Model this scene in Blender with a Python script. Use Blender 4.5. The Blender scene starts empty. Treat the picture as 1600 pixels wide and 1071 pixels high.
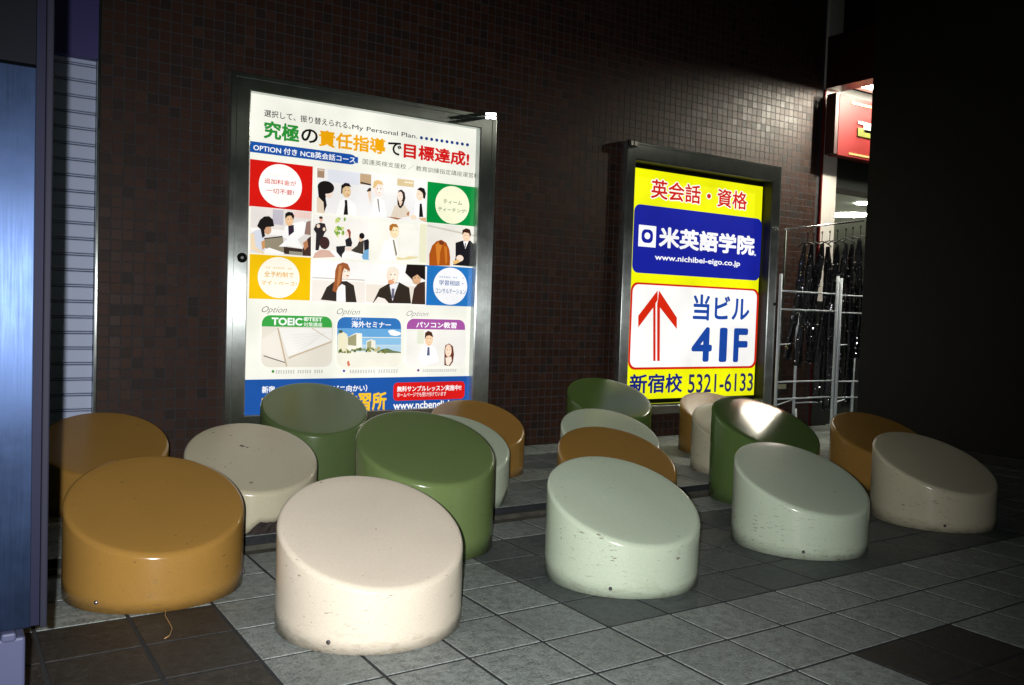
import bpy, bmesh, math, random
from mathutils import Vector, Matrix
import numpy as np
random.seed(7)
S = bpy.context.scene
COL = S.collection
R = math.radians

# ------------------------------------------------------------------ camera, world, lights, exposure
CAM = Vector((-2.0675, -2.4498, 1.1628))
YAW, PITCH, ROLL, FPX = 0.578, -0.039, 0.033, 1363.4
_f = Vector((math.sin(YAW)*math.cos(PITCH), math.cos(YAW)*math.cos(PITCH), math.sin(PITCH)))
_r0 = Vector((math.cos(YAW), -math.sin(YAW), 0)); _u0 = _r0.cross(_f)
_r = math.cos(ROLL)*_r0 + math.sin(ROLL)*_u0
_u = -math.sin(ROLL)*_r0 + math.cos(ROLL)*_u0
cd = bpy.data.cameras.new('camera'); cam = bpy.data.objects.new('camera', cd); COL.objects.link(cam)
cd.sensor_width = 36; cd.lens = FPX*36/1600; cd.clip_start = 0.05; cd.clip_end = 300
M = Matrix((_r, _u, -_f)).transposed().to_4x4(); M.translation = CAM
cam.matrix_world = M
S.camera = cam

w = bpy.data.worlds.new('World'); S.world = w; w.use_nodes = True
bg = w.node_tree.nodes['Background']; bg.inputs[0].default_value = (0.75, 1.0, 0.72, 1); bg.inputs[1].default_value = 0.009

# the camera's own flash, left of the lens
fl = bpy.data.lights.new('camera_flash', 'SPOT'); flo = bpy.data.objects.new('camera_flash', fl); COL.objects.link(flo)
FLASH = CAM - _r*0.055 + _u*0.012
fl.energy = 690; fl.color = (1.0, 0.972, 0.955); fl.spot_size = R(90); fl.spot_blend = 1.0; fl.shadow_soft_size = 0.010
aim = _f + _r*((600-800)/FPX) - _u*((790-535.5)/FPX)
# the spotlight seen under the canopy at the right
sl = bpy.data.lights.new('canopy_spotlight', 'SPOT'); slo = bpy.data.objects.new('canopy_spotlight', sl); COL.objects.link(slo)
sl.energy = 230; sl.color = (1.0, .95, .78); sl.spot_size = R(104); sl.spot_blend = 1.0; sl.shadow_soft_size = .03
slo.location = (6.15, 2.78, 3.635); slo.rotation_euler = Vector((-1.0, .78, -.50)).to_track_quat('-Z', 'Y').to_euler()
flo.location = FLASH; flo.rotation_euler = aim.to_track_quat('-Z', 'Y').to_euler()

S.view_settings.view_transform = 'Standard'; S.view_settings.look = 'None'
S.view_settings.exposure = 0; S.view_settings.gamma = 1
S.view_settings.use_curve_mapping = False

WY = 3.659                                   # plane of the mosaic wall
def ray(px, py): return _f + _r*((px-800)/FPX) - _u*((py-535.5)/FPX)
def wall(px, py, Y=WY):
    d = ray(px, py); t = (Y-CAM.y)/d.y; p = CAM + d*t; return (p.x, p.z)
def ground(px, py, z=0):
    d = ray(px, py); t = (z-CAM.z)/d.z; return CAM + d*t
def shows(p):
    d = Vector(p)-CAM; z = d.dot(_f)
    return (800+FPX*d.dot(_r)/z, 535.5-FPX*d.dot(_u)/z, z) if z > 0.1 else (-9e9, 0, z)

# ------------------------------------------------------------------ materials
def lin(c):
    return tuple(((x/255)/12.92 if x/255 <= .04045 else ((x/255+.055)/1.055)**2.4) for x in c)
class NT:
    def __init__(s, name):
        s.m = bpy.data.materials.new(name); s.m.use_nodes = True; s.t = s.m.node_tree; s.n = s.t.nodes; s.b = s.n['Principled BSDF']
    def new(s, typ, **k):
        n = s.n.new(typ)
        for a, v in k.items():
            if a.startswith('i_'):
                key = a[2:]; n.inputs[int(key) if key.isdigit() else key].default_value = v
            else: setattr(n, a, v)
        return n
    def l(s, a, b): s.t.links.new(a, b)
    def set(s, **k):
        names = dict(base='Base Color', rough='Roughness', metal='Metallic', spec='Specular IOR Level', coat='Coat Weight', crough='Coat Roughness', ecol='Emission Color', e='Emission Strength', aniso='Anisotropic')
        for a, v in k.items(): s.b.inputs[names[a]].default_value = (*v, 1) if isinstance(v, tuple) and len(v) == 3 else v
        return s
    def mix(s, fac, a, b, blend='MIX'):
        n = s.n.new('ShaderNodeMix'); n.data_type = 'RGBA'; n.blend_type = blend
        for i, v in ((0, fac), (6, a), (7, b)):
            if hasattr(v, 'is_linked') or isinstance(v, bpy.types.NodeSocket): s.l(v, n.inputs[i])
            else: n.inputs[i].default_value = (*v, 1) if isinstance(v, tuple) and len(v) == 3 else v
        return n.outputs[2]
    def noise(s, vec, scale, detail=4, rough=.55):
        n = s.new('ShaderNodeTexNoise'); n.inputs['Scale'].default_value = scale; n.inputs['Detail'].default_value = detail; n.inputs['Roughness'].default_value = rough
        if vec: s.l(vec, n.inputs['Vector'])
        return n.outputs[0]
    def ramp(s, v, a, b, c0=(0, 0, 0), c1=(1, 1, 1)):
        n = s.new('ShaderNodeValToRGB'); n.color_ramp.elements[0].position = a; n.color_ramp.elements[1].position = b
        n.color_ramp.elements[0].color = (*c0, 1); n.color_ramp.elements[1].color = (*c1, 1); s.l(v, n.inputs[0]); return n.outputs[0]
    def math(s, op, a, b=None):
        n = s.new('ShaderNodeMath', operation=op)
        for i, v in enumerate((a, b)):
            if v is None: continue
            if isinstance(v, (int, float)): n.inputs[i].default_value = v
            else: s.l(v, n.inputs[i])
        return n.outputs[0]
    def bump(s, h, strength, dist=.002):
        n = s.new('ShaderNodeBump'); n.inputs['Strength'].default_value = strength; n.inputs['Distance'].default_value = dist
        s.l(h, n.inputs['Height']); s.l(n.outputs[0], s.b.inputs['Normal']); return n
    def pos(s): return s.new('ShaderNodeNewGeometry').outputs['Position']
    def obj(s): return s.new('ShaderNodeTexCoord').outputs['Object']

def plain(name, base, rough=.5, metal=0, **k):
    m = NT(name).set(base=base, rough=rough, metal=metal, **k); return m.m
def glow(name, col, e):
    m = NT(name).set(base=(.8, .8, .8), ecol=col, e=e); return m.m

def paint(name, base, dirt=(.12, .09, .05), dirty=.6, r0=.14, r1=.24, spec=.40):
    m = NT(name); p = m.pos()
    m.set(rough=.2, spec=spec)
    big = m.noise(p, 2.5, 5); fine = m.noise(p, 260, 2); mid = m.noise(p, 45, 4)
    c = m.mix(m.ramp(big, .3, .75), tuple(x*.93 for x in base), tuple(min(x*1.05, .9) for x in base))
    c = m.mix(m.math('MULTIPLY', m.ramp(fine, .38, .64), .34), c, tuple(x*.66 for x in base))
    sx = m.new('ShaderNodeSeparateXYZ'); m.l(p, sx.inputs[0])
    low = m.new('ShaderNodeMapRange'); m.l(sx.outputs[2], low.inputs[0])
    low.inputs[1].default_value = 0.0; low.inputs[2].default_value = 0.09; low.inputs[3].default_value = .5; low.inputs[4].default_value = 0
    # splashed dirt in streaks round the foot
    mp = m.new('ShaderNodeMapping'); m.l(p, mp.inputs[0]); mp.inputs['Scale'].default_value = (1, 1, 3.2)
    st = m.noise(mp.outputs[0], 16, 8, .7)
    c = m.mix(m.math('MULTIPLY', m.math('MULTIPLY', low.outputs[0], m.ramp(st, .51, .6)), dirty), c, dirt)
    # scuffs and small chips
    mp2 = m.new('ShaderNodeMapping'); m.l(p, mp2.inputs[0]); mp2.inputs['Scale'].default_value = (1, 1, 6); mp2.inputs['Rotation'].default_value = (.3, .2, 0)
    sc = m.noise(mp2.outputs[0], 13, 9, .66)
    c = m.mix(m.ramp(sc, .680, .692), c, (.10, .075, .05))
    gn = m.new('ShaderNodeSeparateXYZ'); m.l(m.new('ShaderNodeNewGeometry').outputs['Normal'], gn.inputs[0]); side = m.math('LESS_THAN', gn.outputs[2], .75); pa = m.math('MULTIPLY', m.ramp(m.noise(p, 4.5, 3), .52, .60), side); mp3 = m.new('ShaderNodeMapping'); m.l(p, mp3.inputs[0]); mp3.inputs['Scale'].default_value = (1, 1, 5)
    c = m.mix(m.math('MULTIPLY', m.math('MULTIPLY', pa, m.ramp(m.noise(mp3.outputs[0], 26, 6, .6), .62, .645)), .8), c, (.13, .10, .07))
    sp = m.noise(p, 70, 3, .5)
    c = m.mix(m.math('MULTIPLY', m.ramp(sp, .745, .76), .8), c, (.09, .06, .04))
    m.l(c, m.b.inputs['Base Color'])
    rg = m.new('ShaderNodeMapRange'); m.l(mid, rg.inputs[0]); rg.inputs[3].default_value = r0; rg.inputs[4].default_value = r1
    m.l(rg.outputs[0], m.b.inputs['Roughness'])
    m.bump(m.math('ADD', m.math('MULTIPLY', fine, .25), m.noise(p, 22, 3)), .05, .0015)
    return m.m
OCHRE = paint('ochre_paint', (.34, .19, .045)); CREAM = paint('cream_paint', (.70, .635, .52), (.25, .19, .11), .8)
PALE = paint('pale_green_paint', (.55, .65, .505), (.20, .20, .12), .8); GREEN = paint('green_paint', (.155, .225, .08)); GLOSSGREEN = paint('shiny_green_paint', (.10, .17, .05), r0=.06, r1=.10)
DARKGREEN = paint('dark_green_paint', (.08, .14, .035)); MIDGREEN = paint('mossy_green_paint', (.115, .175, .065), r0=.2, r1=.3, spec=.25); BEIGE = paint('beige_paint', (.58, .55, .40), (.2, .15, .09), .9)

def tile_floor(name, base, var):
    m = NT(name); p = m.pos(); m.set(rough=.55, spec=.45)
    sn = m.new('ShaderNodeVectorMath', operation='SNAP'); m.l(p, sn.inputs[0]); sn.inputs[1].default_value = (.3, .3, 10)
    wn = m.new('ShaderNodeTexWhiteNoise'); wn.noise_dimensions = '3D'; m.l(sn.outputs[0], wn.inputs[0])
    n1 = m.noise(p, 24, 8, .72); n2 = m.noise(p, 110, 5, .7); n3 = m.noise(p, 2.2, 4)
    c = m.mix(m.ramp(n1, .40, .60), tuple(x*.42 for x in base), tuple(x*1.35 for x in base))
    c = m.mix(m.math('MULTIPLY', wn.outputs[0], var), c, tuple(x*.45 for x in base))
    c = m.mix(m.math('MULTIPLY', m.ramp(n2, .42, .6), .6), c, tuple(x*1.7 for x in base))
    c = m.mix(m.math('MULTIPLY', m.ramp(n1, .56, .74), .35), c, (.11, .075, .05))
    c = m.mix(m.math('MULTIPLY', m.ramp(n3, .45, .7), .3), c, tuple(x*.4 for x in base))
    m.l(c, m.b.inputs['Base Color'])
    rg = m.new('ShaderNodeMapRange'); m.l(n2, rg.inputs[0]); rg.inputs[3].default_value = .32; rg.inputs[4].default_value = .7
    m.l(rg.outputs[0], m.b.inputs['Roughness'])
    m.bump(m.math('ADD', n2, m.math('MULTIPLY', n1, 1.6)), .9, .0045)
    return m.m
TILE_L = tile_floor('slate_grey_tile', (.225, .258, .25), .42); TILE_D = tile_floor('dark_slate_tile', (.072, .088, .09), .4)
TILE_B = tile_floor('black_slate_tile', (.028, .027, .025), .3)
def rough_stone(name, base, sc=30):
    m = NT(name); p = m.pos(); n = m.noise(p, sc, 7, .65); m.l(m.mix(m.ramp(n, .3, .7), tuple(x*.5 for x in base), tuple(x*1.3 for x in base)), m.b.inputs['Base Color']); m.set(rough=.85); m.bump(n, .6, .005); return m.m
GROUT_F = rough_stone('floor_joint_mortar', (.018, .021, .024)); CORE = rough_stone('crumbled_concrete', (.03, .022, .02), 45); GUTTER = rough_stone('gutter_concrete', (.07, .07, .055), 18)

PITCHW = .069; WX0 = -1.245
def mosaic():
    m = NT('brown_mosaic_glaze'); p = m.pos()
    ad = m.new('ShaderNodeVectorMath', operation='SUBTRACT'); m.l(p, ad.inputs[0]); ad.inputs[1].default_value = (WX0, 0, 0)
    sn = m.new('ShaderNodeVectorMath', operation='SNAP'); m.l(ad.outputs[0], sn.inputs[0]); sn.inputs[1].default_value = (PITCHW, 50, PITCHW)
    wn = m.new('ShaderNodeTexWhiteNoise'); wn.noise_dimensions = '3D'; m.l(sn.outputs[0], wn.inputs[0])
    r = m.new('ShaderNodeValToRGB'); e = r.color_ramp.elements; r.color_ramp.interpolation = 'CONSTANT'
    e[0].position = 0; e[0].color = (.034, .013, .007, 1); e[1].position = .22; e[1].color = (.042, .015, .008, 1)
    for ps, c in ((.42, (.037, .014, .008)), (.60, (.047, .017, .009)), (.76, (.027, .013, .009)), (.88, (.018, .011, .009)), (.95, (.052, .021, .012))):
        q = e.new(ps); q.color = (*c, 1)
    m.l(wn.outputs[0], r.inputs[0]); n = m.noise(p, 60, 5)
    m.l(m.mix(m.math('MULTIPLY', m.ramp(n, .35, .7), .35), r.outputs[0], (.03, .02, .016)), m.b.inputs['Base Color'])
    m.set(rough=.33, spec=.3)
    rg = m.new('ShaderNodeMapRange'); m.l(wn.outputs[0], rg.inputs[0]); rg.inputs[3].default_value = .48; rg.inputs[4].default_value = .60; m.l(rg.outputs[0], m.b.inputs['Roughness'])
    m.bump(n, .25, .002); return m.m
MOSAIC = mosaic(); GROUT_W = rough_stone('mosaic_grout', (.046, .044, .050), 80)

def steel(name, base, rough, scale=(60, 60, 1.5), amt=.15, metal=1.0, aniso=0):
    m = NT(name); p = m.pos(); m.set(base=base, metal=metal, rough=rough)
    mp = m.new('ShaderNodeMapping'); m.l(p, mp.inputs[0]); mp.inputs['Scale'].default_value = scale
    n = m.noise(mp.outputs[0], 5, 6, .7); n2 = m.noise(p, 5, 6, .65)
    rg = m.new('ShaderNodeMapRange'); m.l(m.math('ADD', m.math('MULTIPLY', n, .5), m.math('MULTIPLY', n2, .5)), rg.inputs[0]); rg.inputs[1].default_value = .3; rg.inputs[2].default_value = .7
    rg.inputs[3].default_value = rough-amt; rg.inputs[4].default_value = rough+amt; m.l(rg.outputs[0], m.b.inputs['Roughness'])
    m.l(m.mix(m.ramp(n2, .35, .7), tuple(x*.75 for x in base), base), m.b.inputs['Base Color'])
    m.bump(n, .06, .001)
    if aniso:
        tg = m.new('ShaderNodeCombineXYZ'); tg.inputs[0].default_value = 1; m.l(tg.outputs[0], m.b.inputs['Tangent']); m.set(aniso=aniso)
    return m.m
FRAME = steel('brushed_aluminium', (.62, .68, .66), .33, (60, 60, 1.5), .04, 1.0, 1.0); FRAME_DARK = steel('dark_aluminium', (.07, .085, .075), .4, (3, 3, 60))
CHROME = steel('polished_steel', (.7, .7, .72), .25, amt=.06, aniso=.8); PILLAR = steel('blue_reflecting_steel', (.036, .062, .135), .46, (40, 40, 1.2), .10, .9, .75)
PILLAR_EDGE = plain('dark_steel_edge', (.006, .007, .02), .6, spec=.1); PLINTH = plain('blue_white_enamel', (.045, .052, .10), .5, spec=.2)
SLAT = NT('pale_blue_grey_shutter').set(rough=.5, base=(.50, .60, .84)).m; SHBOX = plain('violet_blue_shutter_box', (.05, .045, .20), .5)
SLAT_GAP = plain('shutter_shadow_groove', (.035, .035, .045), .7)
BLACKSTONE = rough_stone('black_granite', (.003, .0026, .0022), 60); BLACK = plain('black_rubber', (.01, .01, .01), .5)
WHITEP = plain('white_plaster', (.72, .70, .66), .7); REDP = plain('deep_red_lacquer', (.15, .010, .010), .5, spec=.2); MAROON = plain('maroon_fascia', (.030, .003, .004), .5)
GREYP = plain('grey_plaster', (.35, .33, .3), .8); CEILG = plain('pale_green_ceiling', (.55, .65, .58), .7)
WIRE = plain('white_coated_wire', (.72, .80, .88), .35); PANELW = glow('canopy_light_diffuser', (1.0, .93, .76), 46.0)
DOWN = glow('downlight_lens', (1, .95, .8), 90); GOLD = plain('gold_leaf', (.8, .62, .25), .3, .6)
def vinyl():
    m = NT('black_sequin_cloth'); p = m.pos(); m.set(base=(.004, .0045, .008), rough=.3, spec=.35)
    m.bump(m.noise(p, 26, 5, .7), .8, .01); return m.m
SEQ = plain('mirror_sequin', (.75, .75, .85), .16, 1.0)
VINYL = vinyl()

# ------------------------------------------------------------------ mesh helpers
def link(o, parent=None):
    COL.objects.link(o)
    if parent is not None: o.parent = parent
    return o
def mesh_obj(name, bm, mats, parent=None, smooth=False, loc=None):
    me = bpy.data.meshes.new(name); bm.to_mesh(me); bm.free()
    for m in (mats if isinstance(mats, (list, tuple)) else [mats]): me.materials.append(m)
    if smooth:
        for p in me.polygons: p.use_smooth = True
    o = bpy.data.objects.new(name, me); link(o, parent)
    if loc is not None: o.location = loc
    return o
def empty(name, loc, label, cat, group=None):
    o = bpy.data.objects.new(name, None); COL.objects.link(o); o.location = loc; o.empty_display_size = .1
    o['label'] = label; o['category'] = cat
    if group: o['group'] = group
    return o
def structure(o): o['kind'] = 'structure'; return o
def box(bm, x0, x1, y0, y1, z0, z1, bev=0, mi=0):
    vs = [bm.verts.new((x, y, z)) for x in (x0, x1) for y in (y0, y1) for z in (z0, z1)]
    fs = [bm.faces.new([vs[i] for i in q]) for q in ((0, 1, 3, 2), (4, 6, 7, 5), (0, 4, 5, 1), (2, 3, 7, 6), (0, 2, 6, 4), (1, 5, 7, 3))]
    for f in fs: f.material_index = mi
    if bev:
        r = bmesh.ops.bevel(bm, geom=list({e for f in fs for e in f.edges}), offset=bev, segments=2, affect='EDGES', profile=.5)
        for f in r['faces']: f.material_index = mi
    return fs
def boxo(name, b, mat, parent=None, bev=0):
    """box part; coordinates are world, parent's location is taken off"""
    o = parent.location if parent is not None else Vector((0, 0, 0))
    q = parent.parent.location if parent is not None and parent.parent is not None else Vector((0, 0, 0))
    o = o + q
    bm = bmesh.new(); box(bm, b[0]-o.x, b[1]-o.x, b[2]-o.y, b[3]-o.y, b[4]-o.z, b[5]-o.z, bev)
    return mesh_obj(name, bm, mat, parent)
def tube(bm, pts, rad, seg=8, cap=True):
    pts = [Vector(p) for p in pts]; rings = []
    for i, p in enumerate(pts):
        d = (pts[min(i+1, len(pts)-1)]-pts[max(i-1, 0)]).normalized()
        a = d.orthogonal().normalized() if i == 0 else (rings_a - d*rings_a.dot(d)).normalized()
        rings_a = a; b = d.cross(a)
        rr = rad[i] if isinstance(rad, (list, tuple)) else rad
        rings.append([bm.verts.new(p+(a*math.cos(2*math.pi*k/seg)+b*math.sin(2*math.pi*k/seg))*rr) for k in range(seg)])
    for i in range(len(rings)-1):
        for k in range(seg): bm.faces.new((rings[i][k], rings[i][(k+1) % seg], rings[i+1][(k+1) % seg], rings[i+1][k]))
    if cap: bm.faces.new(rings[0][::-1]); bm.faces.new(rings[-1])

# ------------------------------------------------------------------ pavement
G0, G1 = 1.5, 1.8                           # the drain channel runs along the wall between these
T = .3
bm = bmesh.new()
box(bm, -30, 40, -30, G0, -.30, -.0026); box(bm, -30, 40, G1, 30, -.30, -.0026)
pav = structure(mesh_obj('pavement', bm, GROUT_F))
bm = bmesh.new(); box(bm, -30, 40, G0, G1, -.30, -.055)
box(bm, -30, 40, G0+.09, G0+.10, -.055, -.048); box(bm, -30, 40, G1-.06, G1-.045, -.055, -.03)
gut = structure(mesh_obj('gutter', bm, GUTTER))
def tile_bm(half, h, bev, tilt=0):
    bm = bmesh.new(); lo = [(-half, -half), (half, -half), (half, half), (-half, half)]
    a = [bm.verts.new((x, y, -h)) for x, y in lo]; b = [bm.verts.new((x, y, -bev)) for x, y in lo]
    s = (half-bev)/half; c = [bm.verts.new((x*s, y*s, 0)) for x, y in lo]
    for i in range(4):
        j = (i+1) % 4; bm.faces.new((a[i], a[j], b[j], b[i])); bm.faces.new((b[i], b[j], c[j], c[i]))
    bm.faces.new(c); return bm
def is_dark(i, j):                           # tile cell centre -> paving pattern of dark fields
    x = (i+.5)*T; y = (j+.5)*T
    if x > 0 and 0 < y < 1.2: return True
    if x < -1.2 and y < .9: return 2
    if .6 < x < 1.2 and y < -.6: return 2
    if x > 1.8 and 1.2 < y < 1.5: return (i % 8) < 5
    return False
cells = []
for i in range(-22, 44):
    for j in range(-20, 14):
        y0 = j*T
        if G0-.01 < y0 < G1-.01 or y0+T > WY+.2 and i*T < 6.0: continue
        if y0+T > WY and i*T < 5.9: continue
        c = ((i+.5)*T, (j+.5)*T, 0); u, v, z = shows(c)
        area = (CAM.z/z)/z**2 if (-60 < u < 1660 and -60 < v < 1130) else 0
        cells.append((area, i, j))
cells.sort(reverse=True)
meshes = {}
TM = (TILE_L, TILE_D, TILE_B)
for d in (0, 1, 2):
    bm = tile_bm(T/2-.0062, .0028, .0022); me = bpy.data.meshes.new('paving_tile'); bm.to_mesh(me); bm.free(); me.materials.append(TM[d]); meshes[d] = me
far = [bmesh.new() for _ in range(3)]
n_tiles = 0
for area, i, j in cells:
    d = int(is_dark(i, j)); dz = random.uniform(-.0006, .0006)
    if area > 0 and n_tiles < 300:
        o = bpy.data.objects.new('paving_tile', meshes[d]); o.location = ((i+.5)*T, (j+.5)*T, dz); o.rotation_euler = (random.uniform(-.002, .002), random.uniform(-.002, .002), random.uniform(-.003, .003))
        link(o, pav); n_tiles += 1
    else:
        b = far[d]; x, y, h = (i+.5)*T, (j+.5)*T, T/2-.0062
        vs = [b.verts.new((x+sx*h, y+sy*h, dz)) for sx, sy in ((-1, -1), (1, -1), (1, 1), (-1, 1))]
        lo = [b.verts.new((x+sx*h, y+sy*h, dz-.0024)) for sx, sy in ((-1, -1), (1, -1), (1, 1), (-1, 1))]
        b.faces.new(vs)
        for k in range(4): b.faces.new((lo[k], lo[(k+1) % 4], vs[(k+1) % 4], vs[k]))
for d in (0, 1, 2):
    o = mesh_obj('far_paving_tiles', far[d], TM[d], pav); o['kind'] = 'stuff'
# the thin cut row against the wall
bm = bmesh.new()
for i in range(-14, 20): box(bm, i*T+.0068, (i+1)*T-.0068, 3.607, WY-.006, -.0024, -.0003)
o = mesh_obj('cut_paving_tiles', bm, TILE_L, pav); o['kind'] = 'stuff'

# ------------------------------------------------------------------ mosaic wall
WX1, WTOP = 5.775, 5.4
bm = bmesh.new(); HX0, HX1, HZ0, HZ1 = 3.16, 5.02, .27, 2.58         # niche of the yellow sign
box(bm, WX0, HX0, WY, WY+.35, -.3, WTOP); box(bm, HX1, WX1, WY, WY+.35, -.3, WTOP); box(bm, HX0, HX1, WY, WY+.35, -.3, HZ0); box(bm, HX0, HX1, WY, WY+.35, HZ1, WTOP); box(bm, HX0, HX1, WY+.12, WY+.35, HZ0, HZ1)
mw = mesh_obj('mosaic_wall', bm, GROUT_W); mw['label'] = 'dark brown wall of small square mosaic tiles behind the stools'; mw['category'] = 'wall'
FR1 = (-.43, 1.66, .30, 2.70); FR2 = (3.03, 5.06, .24, 2.66)      # footprints of the two light boxes
cells = []
nx = int((WX1-WX0)/PITCHW); nz = int(WTOP/PITCHW)
for i in range(nx):
    for k in range(nz):
        x = WX0+(i+.5)*PITCHW; z = (k+.5)*PITCHW
        if any(a+.05 < x < b-.05 and c+.05 < z < d-.05 for a, b, c, d in (FR1, FR2)): continue
        u, v, dz = shows((x, WY, z))
        vis = 0 < u < 1600 and 0 < v < 640
        dd = (Vector((x, WY, z))-CAM); area = dd.y/dd.length**3 if vis else 0
        # prefer tiles that the flash or the canopy light shows clearly
        cells.append((area, x, z))
cells.sort(reverse=True)
def mtile(bm, x, y, z, h=.0312, t=.0013, bev=.0009):
    lo = ((-1, -1), (1, -1), (1, 1), (-1, 1))
    a = [bm.verts.new((x+p*h, y, z+q*h)) for p, q in lo]; b = [bm.verts.new((x+p*h, y-t+bev, z+q*h)) for p, q in lo]
    c = [bm.verts.new((x+p*(h-bev), y-t, z+q*(h-bev))) for p, q in lo]
    for i in range(4):
        j = (i+1) % 4; bm.faces.new((a[i], a[j], b[j], b[i])); bm.faces.new((b[i], b[j], c[j], c[i]))
    bm.faces.new(c)
bm = bmesh.new(); mtile(bm, 0, 0, 0); mt = bpy.data.meshes.new('mosaic_tile'); bm.to_mesh(mt); bm.free(); mt.materials.append(MOSAIC)
rest = bmesh.new(); n = 0
for area, x, z in cells:
    dy = random.uniform(-.0006, .0006)
    if area > 0 and n < 300:
        o = bpy.data.objects.new('mosaic_tile', mt); o.location = (x, WY+dy, z); o.rotation_euler = (random.uniform(-.012, .012), 0, random.uniform(-.012, .012)); link(o, mw); n += 1
    else: mtile(rest, x, WY+dy, z)
o = mesh_obj('more_mosaic_tiles', rest, MOSAIC, mw); o['kind'] = 'stuff'

# ------------------------------------------------------------------ roller shutter at the left
sh = empty('roller_shutter', (-1.9, WY+.05, 0), 'pale blue grey roller shutter with horizontal slats left of the mosaic wall', 'shutter')
boxo('backing', (-2.9, -1.264, WY+.075, WY+.10, 0, 2.7), SLAT_GAP, sh)
SP = .0995; z = .02
def slat_mesh():
    bm = bmesh.new(); prof = [(-.004, .010), (-.010, .012), (-.013, .016), (-.013, .088), (-.010, .092), (-.004, .094)]
    L = [bm.verts.new((-.8, y, z)) for y, z in prof]; Rr = [bm.verts.new((.8, y, z)) for y, z in prof]
    for i in range(len(prof)-1): bm.faces.new((L[i], Rr[i], Rr[i+1], L[i+1]))
    # the narrow interlocking bead between slats
    prof = [(-.004, -.002), (-.010, .000), (-.010, .005), (-.004, .007)]
    L = [bm.verts.new((-.8, y, z)) for y, z in prof]; Rr = [bm.verts.new((.8, y, z)) for y, z in prof]
    for i in range(len(prof)-1): bm.faces.new((L[i], Rr[i], Rr[i+1], L[i+1]))
    me = bpy.data.meshes.new('slat'); bm.to_mesh(me); bm.free(); me.materials.append(SLAT); return me
sm = slat_mesh()
for k in range(27):
    o = bpy.data.objects.new('slat', sm); o.location = (-2.065+1.9, .024, z+k*SP); link(o, sh)
boxo('guide_rail', (-1.262, -1.247, WY+.0, WY+.08, 0, 3.2), FRAME, sh, .003)
boxo('shutter_box', (-2.9, -1.264, WY-.02, WY+.07, 2.64, 5.2), SHBOX, sh)

# ------------------------------------------------------------------ steel pillar close on the left
st = empty('steel_pillar', (-2.30, .15, 0), 'blue tinted brushed steel pillar cut off by the left edge of the photo', 'pillar')
PX = -1.862; PY = -.205
boxo('lower_panel', (-2.75, PX-.035, PY, PY+.75, .395, 1.666), PILLAR, st, .002)
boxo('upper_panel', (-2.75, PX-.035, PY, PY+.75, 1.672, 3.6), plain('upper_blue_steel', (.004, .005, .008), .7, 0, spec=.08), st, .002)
boxo('edge_groove', (PX-.034, PX-.016, PY+.010, PY+.74, .395, 3.6), PILLAR_EDGE, st)
boxo('edge_trim', (PX-.015, PX, PY+.002, PY+.74, .39, 3.6), plain('pale_edge_trim', (.010, .011, .02), .6, spec=.1), st, .003)
boxo('plinth', (-2.70, -1.905, PY+.01, PY+.6, 0, .372), PLINTH, st, .006)
boxo('foot_bracket', (-1.955, -1.925, PY-.012, PY+.02, .372, .392), PLINTH, st, .005)

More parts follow.
